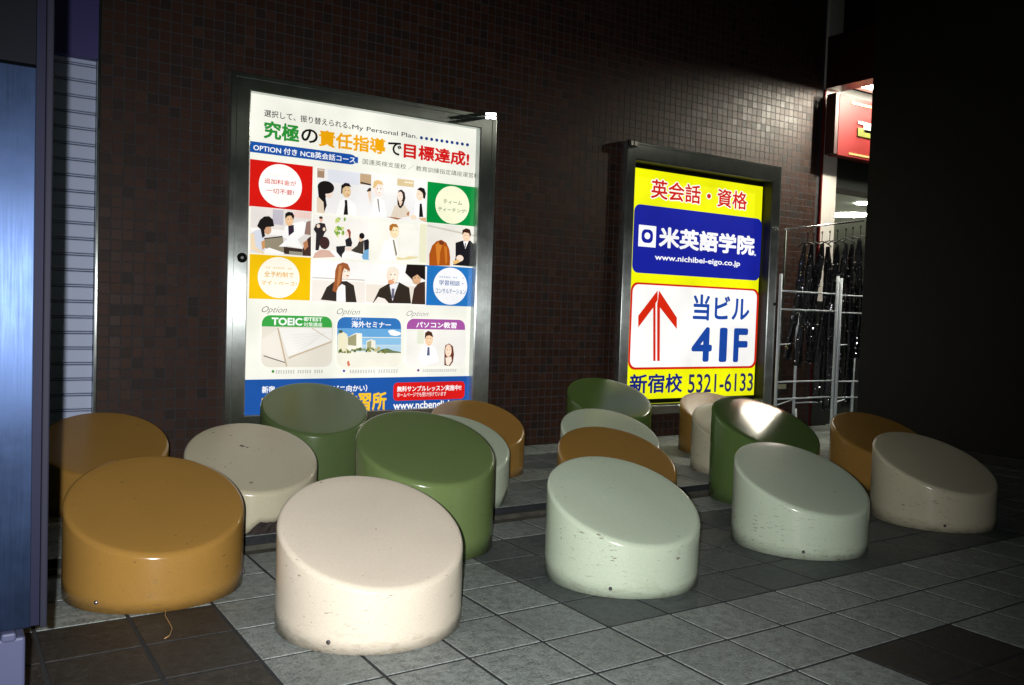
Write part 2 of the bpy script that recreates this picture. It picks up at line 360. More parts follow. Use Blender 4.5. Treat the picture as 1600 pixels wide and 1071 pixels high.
# ------------------------------------------------------------------ light boxes
_pm = {}
def ink(rgb, e=1.0):
    k = (rgb, e)
    if k not in _pm:
        c = lin(rgb); m = NT('print_%d_%d_%d' % rgb).set(base=tuple(x*.25 for x in c), ecol=c, e=e, rough=.25)
        p = m.pos(); v = m.new('ShaderNodeMapRange'); m.l(m.noise(p, 2.2, 2), v.inputs[0]); v.inputs[1].default_value = .3; v.inputs[2].default_value = .7; v.inputs[3].default_value = e*.88; v.inputs[4].default_value = e*1.1
        g2 = m.new('ShaderNodeMapRange'); m.l(m.noise(p, 150, 3), g2.inputs[0]); g2.inputs[3].default_value = .9; g2.inputs[4].default_value = 1.1
        m.l(m.math('MULTIPLY', v.outputs[0], g2.outputs[0]), m.b.inputs['Emission Strength']); _pm[k] = m.m
    return _pm[k]
class Print:
    """flat print on a backlit film: layers a hair apart"""
    def __init__(s, poster, Y): s.p = poster; s.Y = Y; s.layer = 0; s.open(None)
    def open(s, name): s.name = name; s.bm = bmesh.new(); s.mats = []
    def close(s, label=None):
        o = s.p.location + (s.p.parent.location if s.p.parent else Vector((0, 0, 0)))
        bmesh.ops.translate(s.bm, verts=s.bm.verts, vec=-o)
        ob = mesh_obj(s.name, s.bm, s.mats, s.p)
        if label: ob['label'] = label
        return ob
    def mi(s, rgb, e=1.0):
        m = ink(rgb, e)
        if m not in s.mats: s.mats.append(m)
        return s.mats.index(m)
    def y(s): s.layer += 1; return s.Y - .00004*s.layer
    def poly(s, pts, rgb, e=1.0, same=False):     # pts in world (X,Z)
        y = s.Y-.00004*s.layer if same else s.y()
        f = s.bm.faces.new([s.bm.verts.new((x, y, z)) for x, z in pts]); f.normal_update()
        if f.normal.y > 0: f.normal_flip()
        f.material_index = s.mi(rgb, e)
    def rect(s, x0, x1, z0, z1, rgb, r=0, corners='all', e=1.0, n=5):
        if r == 0: return s.poly([(x0, z0), (x1, z0), (x1, z1), (x0, z1)], rgb, e)
        pts = []
        for cx, cz, a0, c in ((x1-r, z1-r, 0, 'tr'), (x0+r, z1-r, 90, 'tl'), (x0+r, z0+r, 180, 'bl'), (x1-r, z0+r, 270, 'br')):
            if corners == 'all' or c in corners:
                pts += [(cx+r*math.cos(R(a0+90*k/n)), cz+r*math.sin(R(a0+90*k/n))) for k in range(n+1)]
            else: pts.append((x1 if 'r' in c else x0, z1 if 't' in c else z0))
        s.poly(pts, rgb, e)
    def R2(s, zf, a, b, rgb, **k):                # rect from two photo points
        (x0, z1), (x1, z0) = wall(*zf(*a), s.Y), wall(*zf(*b), s.Y); s.rect(x0, x1, z0, z1, rgb, **k); return x0, x1, z0, z1
    def ell(s, zf, c, rx, ry, rgb, n=20, e=1.0):
        (x, z), (xa, _), (_, zb) = wall(*zf(*c), s.Y), wall(*zf(c[0]+rx, c[1]), s.Y), wall(*zf(c[0], c[1]-ry), s.Y)
        s.poly([(x+(xa-x)*math.cos(2*math.pi*k/n), z+(zb-z)*math.sin(2*math.pi*k/n)) for k in range(n)], rgb, e)
        if ry >= 55 and rgb[0] > 190 and 120 < rgb[1] and rgb[2] > 100 and rx < 70:
            dk = tuple(int(q*.45) for q in rgb); li = tuple(min(255, int(q*1.04+5)) for q in rgb)
            s.ell(zf, (c[0]+rx*.2, c[1]+ry*.12), rx*.6, min(ry*.55, 54), li)
            for ex, ey, ew, eh, cc in ((-.25, -.1, .14, .05, dk), (.4, -.1, .14, .05, dk), (-.25, -.2, .18, .025, dk), (.4, -.2, .18, .025, dk), (.12, .42, .24, .045, (205, 110, 100)), (.12, .18, .06, .04, tuple(int(q*.85) for q in rgb))): s.ell(zf, (c[0]+rx*ex, c[1]+ry*ey), rx*ew, ry*eh, cc, 10)
    def P(s, zf, pts, rgb, e=1.0): s.poly([wall(*zf(*p), s.Y) for p in pts], rgb, e)
    def text(s, body, zf, a, b, rgb, bold=.0, shear=0, outline=None, res=3):
        (x0, z1), (x1, z0) = wall(*zf(*a), s.Y), wall(*zf(*b), s.Y)
        s.layer += 1
        for off, col in (((outline[0], outline[1]),) if outline else ()) + ((bold, rgb),):
            cu = bpy.data.curves.new('t', 'FONT'); cu.body = body; cu.resolution_u = res; cu.offset = 0; cu.shear = shear
            o = bpy.data.objects.new('t', cu); COL.objects.link(o)
            dg = bpy.context.evaluated_depsgraph_get(); me = bpy.data.meshes.new_from_object(o.evaluated_get(dg))
            bpy.data.objects.remove(o); bpy.data.curves.remove(cu)
            co = np.array([v.co[:] for v in me.vertices]); mn, mx = co.min(0), co.max(0)
            mi = s.mi(col); ex = off; exb = bold
            shifts = [(0, 0)] if ex < .005 else [(math.cos(q*math.pi/4), math.sin(q*math.pi/4)) for q in range(8)]+([(0, 0)] if ex > .03 else [])
            mn = mn-[exb, exb, 0]; mx = mx+[exb, exb, 0]
            g = (x1-x0)/(mx[0]-mn[0]); gz = (z1-z0)/(mx[1]-mn[1])
            for sx_, sz_ in shifts:
              s.layer += .25; y = s.Y-.00004*s.layer
              vs = [s.bm.verts.new((x0+(c[0]-mn[0]+sx_*ex)*g, y, z0+(c[1]-mn[1]+sz_*ex)*gz)) for c in co]
              for p in me.polygons:
                try: f = s.bm.faces.new([vs[i] for i in p.vertices]); f.material_index = mi
                except ValueError: pass
            bpy.data.meshes.remove(me)
    def micro(s, zf, a, b, rgb, n):               # a line too small to read: just strokes
        (x0, z1), (x1, z0) = wall(*zf(*a), s.Y), wall(*zf(*b), s.Y); s.y(); rnd = random.Random(n*7+int(a[0]))
        p = (x1-x0)/n
        for k in range(n):
            x = x0+k*p
            if rnd.random() < .12: continue
            for q in range(3):
                zz = z0+(z1-z0)*(q+.2)/3.2; xa = x+p*.12*rnd.random(); s.poly([(xa, zz), (xa+p*rnd.uniform(.5, .8), zz), (xa+p*.7, zz+(z1-z0)*.16), (xa, zz+(z1-z0)*.16)], rgb, same=True)
            xx = x+p*rnd.uniform(.25, .5); s.poly([(xx, z0), (xx+p*.14, z0), (xx+p*.14, z1), (xx, z1)], rgb, same=True)
def zoomf(ox, oy, k): return lambda x, y: (ox+x*k, oy+y*k)
Z1 = zoomf(340, 90, .2895); Z2 = zoomf(340, 360, .2987); Z3 = zoomf(940, 200, .41078)
ZA = zoomf(390, 320, .14937); ZB = zoomf(560, 320, .14937); ZC = zoomf(480, 240, .125); ZD = zoomf(395, 470, .17737); ZE = zoomf(560, 480, .16807)

def frame(parent, out, inn, yf, yb, mat, lip=0.0, lipmat=None):
    """four mitred rails, front at yf, back at the wall; inner face slopes back a little"""
    (X0, X1, Za, Zb), (x0, x1, za, zb) = out, inn
    o = parent.location
    O = [(X0, Za), (X1, Za), (X1, Zb), (X0, Zb)]; I = [(x0, za), (x1, za), (x1, zb), (x0, zb)]
    c = ((X0+X1)/2, (Za+Zb)/2)
    def at(pt, y): return (pt[0]-o.x, y-o.y, pt[1]-o.z)
    def lerp(a, b, t): return (a[0]+(b[0]-a[0])*t, a[1]+(b[1]-a[1])*t)
    for k, nm in enumerate(('frame_rail',)*4):
        j = (k+1) % 4; bm = bmesh.new()
        def strip(t0, y0, t1, y1):
            a, b, cc, d = at(lerp(O[k], I[k], t0), y0), at(lerp(O[j], I[j], t0), y0), at(lerp(O[j], I[j], t1), y1), at(lerp(O[k], I[k], t1), y1)
            vs = [bm.verts.new(p) for p in (a, b, cc, d)]; bm.faces.new(vs)
        e = .0015
        segs = [(e, yb, e, yf+.004), (e, yf+.004, .03, yf), (.03, yf, lip, yf), (lip, yf, lip+.012, yf+.007), (lip+.012, yf+.007, lip+.03, yf+.007), (lip+.03, yf+.007, lip+.045, yf), (lip+.045, yf, .94, yf), (.94, yf, 1, yf+.006), (1, yf+.006, 1, yb-.001)]
        for t0, y0, t1, y1 in segs: strip(t0, y0, t1, y1)
        ob = mesh_obj(nm, bm, mat, parent)
    return

# --- left, white class advertisement
YF = WY-.075
lb1 = empty('light_box', (.62, WY, .30), 'tall lit light box with a white poster of class photos in a metal frame', 'light box', 'light boxes on the mosaic wall')
(ox0, oz1) = wall(362, 110, YF); (ox1, _) = wall(777, 182, YF); (ix0, iz1) = wall(393, 142, YF); (ix1, _) = wall(751, 205, YF)
frame(lb1, (ox0, ox1, .27, oz1), (ix0, ix1, .36, iz1), YF, WY-.001, FRAME, .26)
PW = WY-.008
x0p, z1p = wall(393, 141); x1p, _ = wall(754, 207)
poster = boxo('poster', (ix0-.02, x1p, PW, WY+.02, .345, z1p+.03), ink((240, 240, 228)), lb1)
boxo('acrylic_edge', (x1p+.004, x1p+.012, WY-.03, WY+.01, .36, z1p), ink((170, 175, 120), .6), lb1)
pr = Print(poster, PW)
pr.open('headline'); 
pr.text('選択して、振り替えられる。', Z1, (252, 280), (718, 388), (15, 15, 20), .008)
pr.text('My Personal Plan.', Z1, (727, 362), (1078, 446), (40, 42, 50), .006)
for k in range(10): pr.ell(Z1, (1100+k*27.6, 434+k*4.2), 8.5, 9, (25, 60, 130), 10)
pr.text('究極', Z1, (250, 338), (440, 462), (40, 140, 50), .032)
pr.text('の', Z1, (452, 380), (540, 468), (15, 15, 15), .022)
pr.text('責任指導', Z1, (547, 388), (905, 527), (235, 165, 10), .032)
pr.text('で', Z1, (920, 452), (992, 533), (15, 15, 15), .022)
pr.text('目標達成!', Z1, (1005, 460), (1357, 590), (205, 25, 25), .034)
pr.close()
pr.open('course_banner'); pr.R2(Z1, (175, 451), (757, 583), (25, 80, 160), r=.06, corners=('tr', 'br'))
pr.text('OPTION 付き NCB英会話コース', Z1, (193, 466), (742, 572), (250, 250, 250), .016)
pr.text('国連英検支援校 ／ 教育訓練指定講座運営校', Z1, (783, 546), (1410, 655), (95, 95, 80), .004); pr.close()
def badge(name, zf, a, b, col, c, rx, ry, cir, lines, tcol, tiny):
    pr.open(name); pr.R2(zf, a, b, col); pr.ell(zf, c, rx, ry, cir, 40)
    pr.micro(zf, tiny[0], tiny[1], tuple(min(255, int(x*.6+90)) for x in tcol), 11)
    for t, p, q in lines: pr.text(t, zf, p, q, tcol, .008)
    pr.close()
badge('red_badge', Z1, (175, 548), (508, 834), (208, 22, 15), (340, 693), 115, 116, (250, 245, 240), (('追加料金が', (252, 650), (424, 697)), ('一切不要!', (262, 703), (412, 746))), (195, 25, 20), ((262, 630), (418, 646)))
badge('green_badge', Z1, (1133, 670), (1420, 916), (5, 140, 60), (1267, 797), 91, 102, (250, 250, 215), (('ティーム', (1218, 765), (1318, 799)), ('ティーチング!', (1190, 805), (1342, 843))), (45, 95, 60), ((1202, 738), (1336, 753)))
badge('yellow_badge', Z2, (168, 124), (482, 368), (238, 190, 8), (320, 248), 108, 107, (252, 246, 230), (('全予約制で', (243, 213), (397, 250)), ('マイ・ペース!', (228, 262), (412, 294))), (225, 165, 10), ((252, 190), (390, 206)))
badge('blue_badge', Z2, (1085, 182), (1368, 401), (35, 115, 190), (1217, 293), 88, 97, (248, 248, 250), (('学習相談・', (1158, 260), (1284, 293)), ('コンサルテーション', (1140, 303), (1297, 336))), (40, 95, 160), ((1158, 240), (1290, 254)))
SK = (238, 212, 188); BK = (28, 24, 24); WH = (250, 249, 246)
# photo: interview at a table (two cells)
pr.open('photo'); pr.R2(ZC, (118, 168), (1483, 862), (240, 238, 236)); pr.R2(ZC, (255, 200), (650, 400), (226, 228, 236)); pr.R2(ZC, (795, 240), (1120, 500), (244, 242, 238))
pr.R2(ZC, (126, 186), (212, 310), (165, 135, 110)); pr.R2(ZC, (135, 195), (205, 225), (215, 195, 170)); pr.R2(ZC, (660, 250), (795, 400), (196, 166, 130)); pr.P(ZC, [(665, 355), (795, 385), (795, 405), (665, 375)], (60, 50, 45)); pr.R2(ZC, (1125, 315), (1330, 425), (218, 196, 150)); pr.R2(ZC, (1215, 350), (1320, 380), (242, 232, 205))
pr.P(ZC, [(118, 540), (175, 555), (225, 650), (215, 752), (118, 738)], (226, 208, 184)); pr.P(ZC, [(130, 430), (255, 430), (228, 560), (243, 650), (210, 735), (202, 610), (140, 545)], BK); pr.ell(ZC, (268, 500), 46, 62, (242, 218, 200)); pr.ell(ZC, (232, 425), 104, 80, BK); pr.P(ZC, [(300, 400), (332, 420), (322, 480), (300, 450)], BK); pr.P(ZC, [(200, 440), (300, 445), (215, 520), (190, 540)], BK)
pr.P(ZC, [(360, 770), (400, 600), (470, 560), (540, 590), (600, 640), (610, 770)], WH); pr.ell(ZC, (490, 475), 54, 80, (226, 194, 148)); pr.P(ZC, [(420, 500), (424, 400), (470, 368), (520, 375), (550, 420), (480, 410), (440, 440), (435, 510)], BK); pr.P(ZC, [(465, 583), (497, 583), (508, 768), (452, 768), (468, 640)], BK); pr.ell(ZC, (512, 520), 16, 6, (190, 120, 100))
pr.P(ZC, [(740, 470), (770, 432), (795, 430), (795, 480), (760, 490)], (70, 50, 45)); pr.P(ZC, [(752, 480), (795, 470), (795, 640), (765, 560)], SK)
pr.P(ZC, [(800, 790), (830, 560), (900, 540), (960, 600), (985, 790)], WH); pr.ell(ZC, (892, 455), 58, 88, (250, 228, 218)); pr.P(ZC, [(818, 440), (830, 350), (880, 332), (930, 352), (950, 395), (880, 385), (845, 430)], (228, 192, 132)); pr.P(ZC, [(872, 570), (888, 570), (905, 730), (893, 730)], (130, 120, 120))
pr.P(ZC, [(1035, 800), (1085, 660), (1140, 640), (1220, 650), (1262, 720), (1275, 790), (1180, 805)], (228, 214, 194)); pr.P(ZC, [(1125, 640), (1122, 540), (1140, 465), (1175, 452), (1215, 490), (1225, 560), (1200, 650), (1160, 690)], (52, 40, 36)); pr.ell(ZC, (1158, 540), 34, 62, (243, 222, 204)); pr.P(ZC, [(1138, 590), (1190, 600), (1160, 670)], SK); pr.ell(ZC, (1160, 668), 22, 12, BK)
pr.P(ZC, [(1330, 780), (1360, 620), (1420, 590), (1478, 620), (1483, 860), (1400, 830)], WH); pr.ell(ZC, (1405, 520), 46, 72, (240, 214, 190)); pr.P(ZC, [(1368, 450), (1410, 424), (1460, 440), (1480, 500), (1468, 570), (1445, 560), (1440, 500), (1410, 470)], BK); pr.P(ZC, [(1402, 628), (1428, 628), (1446, 796), (1394, 796)], BK); pr.P(ZC, [(980, 790), (1090, 800), (1180, 815), (1120, 830)], (170, 120, 90)); pr.P(ZC, [(1240, 745), (1275, 720), (1270, 780), (1240, 775)], (190, 130, 90)); pr.ell(ZC, (1325, 800), 42, 30, (240, 222, 196)); pr.P(ZC, [(1380, 810), (1483, 800), (1480, 862), (1420, 840)], (222, 180, 140)); pr.close()
# photo: two people studying at a desk
pr.open('photo'); pr.R2(ZA, (8, 15), (638, 545), (228, 222, 216)); pr.R2(ZA, (240, 50), (350, 215), (190, 185, 195)); pr.R2(ZA, (460, 70), (635, 150), (235, 205, 195)); pr.R2(ZA, (8, 240), (400, 330), (246, 243, 238))
pr.P(ZA, [(150, 352), (345, 330), (360, 500), (300, 520), (130, 440)], (150, 140, 118)); pr.P(ZA, [(150, 350), (340, 328), (340, 340), (150, 362)], (50, 45, 45)); pr.P(ZA, [(8, 300), (60, 270), (110, 260), (150, 360), (160, 470), (110, 500), (8, 490)], (212, 216, 226)); pr.P(ZA, [(8, 300), (45, 300), (60, 440), (150, 505), (140, 520), (40, 480), (8, 470)], (238, 214, 180)); pr.P(ZA, [(120, 390), (155, 370), (160, 450), (130, 475)], (205, 150, 95))
pr.ell(ZA, (185, 262), 40, 52, (205, 160, 125)); pr.P(ZA, [(75, 225), (105, 160), (150, 125), (200, 122), (240, 155), (255, 225), (225, 232), (170, 235), (150, 270), (160, 330), (130, 350), (112, 260)], BK)
pr.P(ZA, [(340, 340), (370, 230), (440, 200), (560, 170), (600, 300), (420, 370)], WH); pr.ell(ZA, (412, 165), 42, 62, (230, 190, 148)); pr.P(ZA, [(368, 150), (370, 95), (400, 75), (445, 82), (465, 120), (455, 160), (430, 115), (395, 120)], BK); pr.P(ZA, [(400, 225), (458, 212), (462, 285), (405, 330)], (50, 38, 55))
pr.P(ZA, [(300, 440), (430, 330), (600, 160), (605, 290), (520, 350), (370, 440)], (252, 251, 250)); pr.P(ZA, [(590, 180), (635, 170), (635, 320), (570, 310)], (150, 120, 110)); pr.P(ZA, [(360, 425), (420, 370), (500, 365), (550, 455), (540, 460)], (250, 249, 245)); pr.P(ZA, [(355, 440), (550, 465), (545, 532), (355, 515)], (60, 45, 40)); pr.P(ZA, [(550, 470), (600, 360), (638, 330), (638, 540), (548, 535)], (70, 50, 45)); pr.P(ZA, [(555, 400), (600, 370), (610, 440), (570, 480)], (190, 130, 90)); pr.P(ZA, [(410, 485), (545, 498), (543, 530), (410, 516)], (150, 150, 130)); pr.P(ZA, [(160, 470), (200, 450), (360, 505), (355, 522), (150, 512)], (250, 248, 244)); pr.close()
# photo: seminar round a plant
pr.open('photo'); pr.R2(ZA, (655, 100), (1252, 580), (242, 238, 231)); pr.R2(ZA, (655, 470), (1252, 580), (250, 249, 246))
rr = random.Random(3)
for k in range(16): pr.ell(ZA, (890+rr.random()*110, 150+rr.random()*170), 9+rr.random()*9, 14+rr.random()*14, rr.choice(((170, 190, 90), (205, 215, 130), (125, 165, 70))), 8)
pr.P(ZA, [(665, 260), (690, 205), (735, 190), (785, 200), (802, 270), (780, 300), (765, 340), (745, 360), (718, 480), (684, 478), (692, 300)], (45, 40, 42)); pr.ell(ZA, (744, 158), 19, 30, (228, 190, 165)); pr.ell(ZA, (742, 137), 20, 14, (70, 50, 42)); pr.ell(ZA, (715, 225), 18, 20, (240, 215, 195)); pr.ell(ZA, (775, 258), 14, 20, (240, 215, 195))
pr.P(ZA, [(655, 560), (680, 505), (740, 470), (830, 480), (895, 550)], (214, 176, 158)); pr.ell(ZA, (780, 402), 53, 66, (66, 42, 40))
pr.P(ZA, [(995, 370), (1050, 335), (1070, 400), (1060, 440), (1005, 440)], (38, 38, 42)); pr.ell(ZA, (1015, 305), 18, 32, (245, 220, 205)); pr.P(ZA, [(1010, 262), (1040, 258), (1056, 290), (1050, 350), (1035, 350), (1030, 300)], (150, 80, 60)); pr.P(ZA, [(900, 438), (1000, 430), (990, 490), (965, 520), (958, 560), (905, 495)], (40, 38, 40))
pr.P(ZA, [(1055, 480), (1120, 430), (1140, 385), (1190, 375), (1185, 520), (1100, 500)], (66, 60, 52)); pr.ell(ZA, (1158, 355), 22, 34, (232, 196, 165)); pr.ell(ZA, (1170, 328), 28, 32, BK); pr.P(ZA, [(1190, 375), (1235, 360), (1252, 400), (1252, 480), (1195, 500)], (34, 34, 40)); pr.P(ZA, [(1170, 540), (1200, 480), (1252, 460), (1252, 580), (1180, 575)], (120, 175, 215)); pr.P(ZA, [(990, 450), (1080, 445), (1060, 480), (1000, 480)], (236, 214, 200)); pr.close()
# photo: teacher in a white shirt
pr.open('photo'); pr.R2(ZB, (112, 180), (708, 612), (246, 244, 232)); pr.R2(ZB, (440, 260), (620, 520), (250, 248, 238)); pr.R2(ZB, (640, 200), (700, 612), (238, 236, 205))
pr.P(ZB, [(200, 580), (270, 380), (345, 345), (400, 380), (410, 560), (330, 590)], WH); pr.ell(ZB, (372, 280), 46, 72, (244, 222, 180)); pr.P(ZB, [(318, 270), (320, 220), (350, 200), (395, 205), (415, 240), (360, 232), (340, 280)], (178, 112, 42)); pr.P(ZB, [(353, 370), (368, 370), (400, 520), (386, 545)], (140, 128, 100)); pr.P(ZB, [(390, 545), (470, 560), (520, 540), (620, 545), (610, 560), (520, 575), (400, 580)], (232, 218, 168)); pr.close()
# photo: long hair from behind and a man in a black suit
pr.open('photo'); pr.R2(ZB, (715, 192), (1265, 662), (236, 232, 222)); pr.P(ZB, [(715, 210), (1265, 330), (1265, 350), (715, 228)], (208, 202, 188)); pr.P(ZB, [(735, 638), (735, 520), (765, 430), (810, 385), (860, 368), (915, 400), (945, 470), (955, 560), (950, 640)], (172, 84, 22)); pr.P(ZB, [(800, 420), (850, 380), (880, 390), (850, 500), (840, 630), (820, 630)], (214, 128, 45)); pr.P(ZB, [(890, 430), (920, 450), (925, 600), (905, 630)], (205, 118, 40)); pr.ell(ZB, (862, 400), 26, 22, (120, 55, 30))
pr.P(ZB, [(1010, 400), (1080, 378), (1165, 378), (1225, 440), (1235, 590), (1195, 650), (985, 632), (1010, 560)], (28, 27, 32)); pr.P(ZB, [(1090, 385), (1148, 380), (1112, 465)], WH); pr.P(ZB, [(1108, 400), (1120, 400), (1116, 450), (1106, 450)], (120, 115, 130)); pr.ell(ZB, (1125, 330), 40, 58, (240, 205, 175)); pr.P(ZB, [(1080, 320), (1082, 268), (1120, 248), (1160, 262), (1172, 310), (1162, 345), (1150, 300), (1100, 290)], (58, 34, 26)); pr.ell(ZB, (1055, 562), 38, 34, (244, 220, 200)); pr.P(ZB, [(975, 600), (1030, 570), (1060, 600), (1000, 625)], (235, 190, 120)); pr.close()
# photo: laughing woman in a dark jacket
pr.open('photo'); pr.R2(ZA, (650, 580), (1210, 1035), (250, 247, 243)); pr.R2(ZA, (650, 770), (1200, 785), (205, 195, 185)); pr.R2(ZA, (650, 786), (1200, 1030), (240, 232, 222)); pr.P(ZA, [(738, 995), (800, 865), (880, 805), (1010, 800), (1085, 845), (1115, 1022), (1000, 1020), (905, 1012), (820, 1003)], (52, 45, 40)); pr.P(ZA, [(905, 880), (960, 830), (995, 850), (1000, 1018), (903, 1012)], WH); pr.ell(ZA, (1003, 710), 44, 72, (246, 226, 208)); pr.P(ZA, [(860, 900), (885, 780), (890, 690), (915, 625), (970, 605), (1020, 620), (1045, 675), (1040, 700), (985, 665), (965, 720), (960, 800), (920, 870), (900, 920)], (160, 92, 50)); pr.P(ZA, [(930, 640), (960, 640), (935, 820), (905, 880)], (195, 130, 80)); pr.ell(ZA, (1020, 745), 14, 6, (190, 90, 80)); pr.close()
# photo: two men in suits
pr.open('photo'); pr.R2(ZB, (75, 610), (700, 1052), (250, 247, 243)); pr.R2(ZB, (115, 808), (600, 830), (196, 178, 160)); pr.R2(ZB, (75, 831), (690, 1040), (238, 228, 214)); pr.P(ZB, [(145, 1028), (215, 880), (310, 825), (420, 812), (525, 870), (545, 1035)], (52, 44, 36)); pr.P(ZB, [(320, 840), (418, 815), (385, 900), (350, 1010)], (236, 236, 240)); pr.P(ZB, [(342, 878), (372, 878), (365, 975), (340, 985)], (110, 110, 130)); pr.ell(ZB, (350, 745), 62, 88, (246, 224, 204)); pr.P(ZB, [(290, 700), (310, 655), (370, 645), (420, 680), (415, 750), (390, 700), (340, 685)], (236, 228, 210)); pr.ell(ZB, (335, 810), 34, 24, (225, 160, 120)); pr.P(ZB, [(150, 1030), (200, 965), (270, 985), (310, 1030)], (248, 236, 226))
pr.P(ZB, [(548, 1040), (575, 880), (620, 820), (690, 805), (692, 1045)], (66, 46, 38)); pr.ell(ZB, (600, 775), 48, 62, (215, 170, 130)); pr.P(ZB, [(482, 715), (500, 625), (692, 632), (692, 790), (650, 770), (610, 730), (560, 760), (560, 790)], (32, 24, 22)); pr.close()
# option panels
pr.open('option_panel'); pr.text('Option', Z2, (228, 397), (360, 442), (130, 125, 110), 0, .45); pr.R2(ZD, (76, 128), (692, 583), (228, 222, 208), r=.06); pr.R2(ZD, (76, 126), (692, 237), (60, 165, 70), r=.06, corners=('tl', 'tr'))
pr.P(ZD, [(225, 240), (690, 245), (690, 350), (310, 500)], (240, 238, 232)); pr.P(ZD, [(80, 340), (215, 245), (290, 500), (280, 560), (80, 460)], (236, 230, 218)); pr.P(ZD, [(210, 240), (222, 240), (300, 578), (285, 578)], (196, 176, 150)); pr.P(ZD, [(310, 495), (690, 355), (690, 368), (310, 512)], (200, 182, 156)); pr.P(ZD, [(90, 480), (280, 540), (280, 550), (90, 490)], (120, 110, 100)); pr.P(ZD, [(520, 240), (690, 350), (690, 356), (510, 243)], (205, 188, 165))
for k in range(7): pr.P(ZD, [(330+k*8, 300+k*27), (640-k*20, 285+k*14), (640-k*20, 288+k*14), (330+k*8, 303+k*27)], (214, 208, 198))
pr.text('TOEIC', ZD, (162, 148), (430, 220), (252, 252, 250), .034); pr.text('®TEST', ZD, (443, 144), (606, 184), (245, 250, 240), .03); pr.text('対策講座', ZD, (443, 190), (606, 231), (235, 245, 230), .012); pr.ell(ZD, (173, 623), 13, 13, (70, 140, 60), 10); pr.micro(ZD, (195, 610), (615, 638), (170, 170, 165), 20); pr.close()
pr.open('option_panel'); pr.text('Option', Z2, (620, 408), (742, 452), (150, 150, 145), 0, .45); pr.R2(Z2, (623, 455), (955, 716), (242, 238, 222), r=.06); pr.R2(Z2, (623, 500), (955, 560), (105, 168, 218)); pr.R2(Z2, (623, 560), (955, 600), (140, 192, 228)); pr.R2(Z2, (623, 600), (955, 634), (180, 212, 232)); pr.R2(Z2, (623, 453), (955, 517), (50, 115, 185), r=.06, corners=('tl', 'tr'))
pr.ell(Z2, (925, 540), 30, 12, WH); pr.ell(Z2, (910, 530), 22, 9, WH); pr.P(Z2, [(830, 635), (855, 622), (885, 617), (915, 630), (955, 636), (955, 642), (830, 642)], (110, 125, 85)); pr.P(Z2, [(625, 640), (625, 545), (650, 530), (675, 545), (675, 640)], (238, 232, 200)); pr.P(Z2, [(675, 630), (675, 560), (720, 537), (752, 540), (752, 630)], (244, 240, 225)); pr.P(Z2, [(678, 600), (678, 560), (722, 542), (722, 605)], (160, 158, 120)); pr.P(Z2, [(775, 630), (775, 580), (800, 570), (822, 578), (822, 630)], (240, 236, 222)); pr.P(Z2, [(778, 620), (778, 585), (800, 576), (800, 622)], (170, 168, 130))
for k in range(26): pr.ell(Z2, (628+k*9.5+rr.random()*6, 618+rr.random()*20), 5+rr.random()*5, 4+rr.random()*7, rr.choice(((120, 128, 70), (150, 150, 90), (90, 105, 55), (190, 185, 130))), 7)
pr.ell(Z2, (640, 530), 12, 8, (80, 95, 60), 8); pr.P(Z2, [(672, 690), (682, 680), (690, 706), (678, 712)], (215, 120, 90)); pr.text('海外セミナー', Z2, (697, 474), (902, 512), (252, 252, 252), .02); pr.text('ハワイ', Z2, (697, 457), (748, 471), (250, 250, 250), .01); pr.ell(Z2, (657, 735), 7, 7, (80, 90, 170), 10); pr.micro(Z2, (672, 728), (940, 745), (180, 180, 180), 20); pr.close()
pr.open('option_panel'); pr.text('Option', Z2, (983, 420), (1098, 460), (160, 158, 155), 0, .45); pr.R2(ZE, (443, 110), (982, 550), (240, 238, 230), r=.06); pr.R2(ZE, (443, 107), (982, 213), (165, 85, 160), r=.06, corners=('tl', 'tr')); pr.R2(ZE, (540, 215), (600, 340), (222, 226, 205)); pr.P(ZE, [(540, 480), (590, 360), (640, 340), (710, 380), (740, 500), (600, 548)], (250, 250, 252)); pr.ell(ZE, (648, 300), 36, 62, (238, 200, 165)); pr.P(ZE, [(608, 300), (612, 240), (640, 220), (675, 235), (688, 280), (650, 262), (625, 270)], (75, 45, 30)); pr.P(ZE, [(635, 372), (652, 372), (655, 450), (628, 450)], (90, 95, 130)); pr.P(ZE, [(790, 540), (792, 400), (800, 355), (835, 338), (870, 365), (880, 440), (870, 510), (840, 548)], (105, 50, 35)); pr.ell(ZE, (828, 405), 30, 58, (246, 215, 190)); pr.P(ZE, [(800, 470), (855, 460), (860, 500), (830, 545), (805, 530)], (246, 228, 210)); pr.text('パソコン教習', ZE, (530, 135), (903, 199), (252, 252, 252), .026); pr.ell(ZE, (548, 587), 12, 12, (120, 60, 130), 10); pr.micro(ZE, (570, 575), (905, 600), (180, 178, 178), 19); pr.close()
# blue foot band
_, zb = wall(393, 593)
pr.open('school_name_band'); pr.rect(ix0-.02, x1p, .346, zb, (28, 82, 160))
pr.text('新宿', ZD, (75, 752), (186, 812), (250, 250, 250), .022); pr.text('（コンビニ向かい）', ZD, (560, 748), (1000, 798), (250, 250, 250), .022)
ZF = lambda x, y: (x, y)
pr.text('NCB英会話教習所', ZF, (408, 617), (602, 640), (245, 195, 30), .03)
pr.R2(ZE, (318, 702), (976, 850), (215, 25, 25), r=.035); pr.text('無料サンプルレッスン実施中!!', ZE, (352, 735), (946, 772), (252, 252, 252), .022); pr.text('ホームページでも受け付けています', ZE, (352, 795), (806, 824), (250, 235, 235), .012)
pr.text('www.ncbenglish.com', ZE, (317, 880), (1010, 944), (252, 252, 252), .022); pr.close()
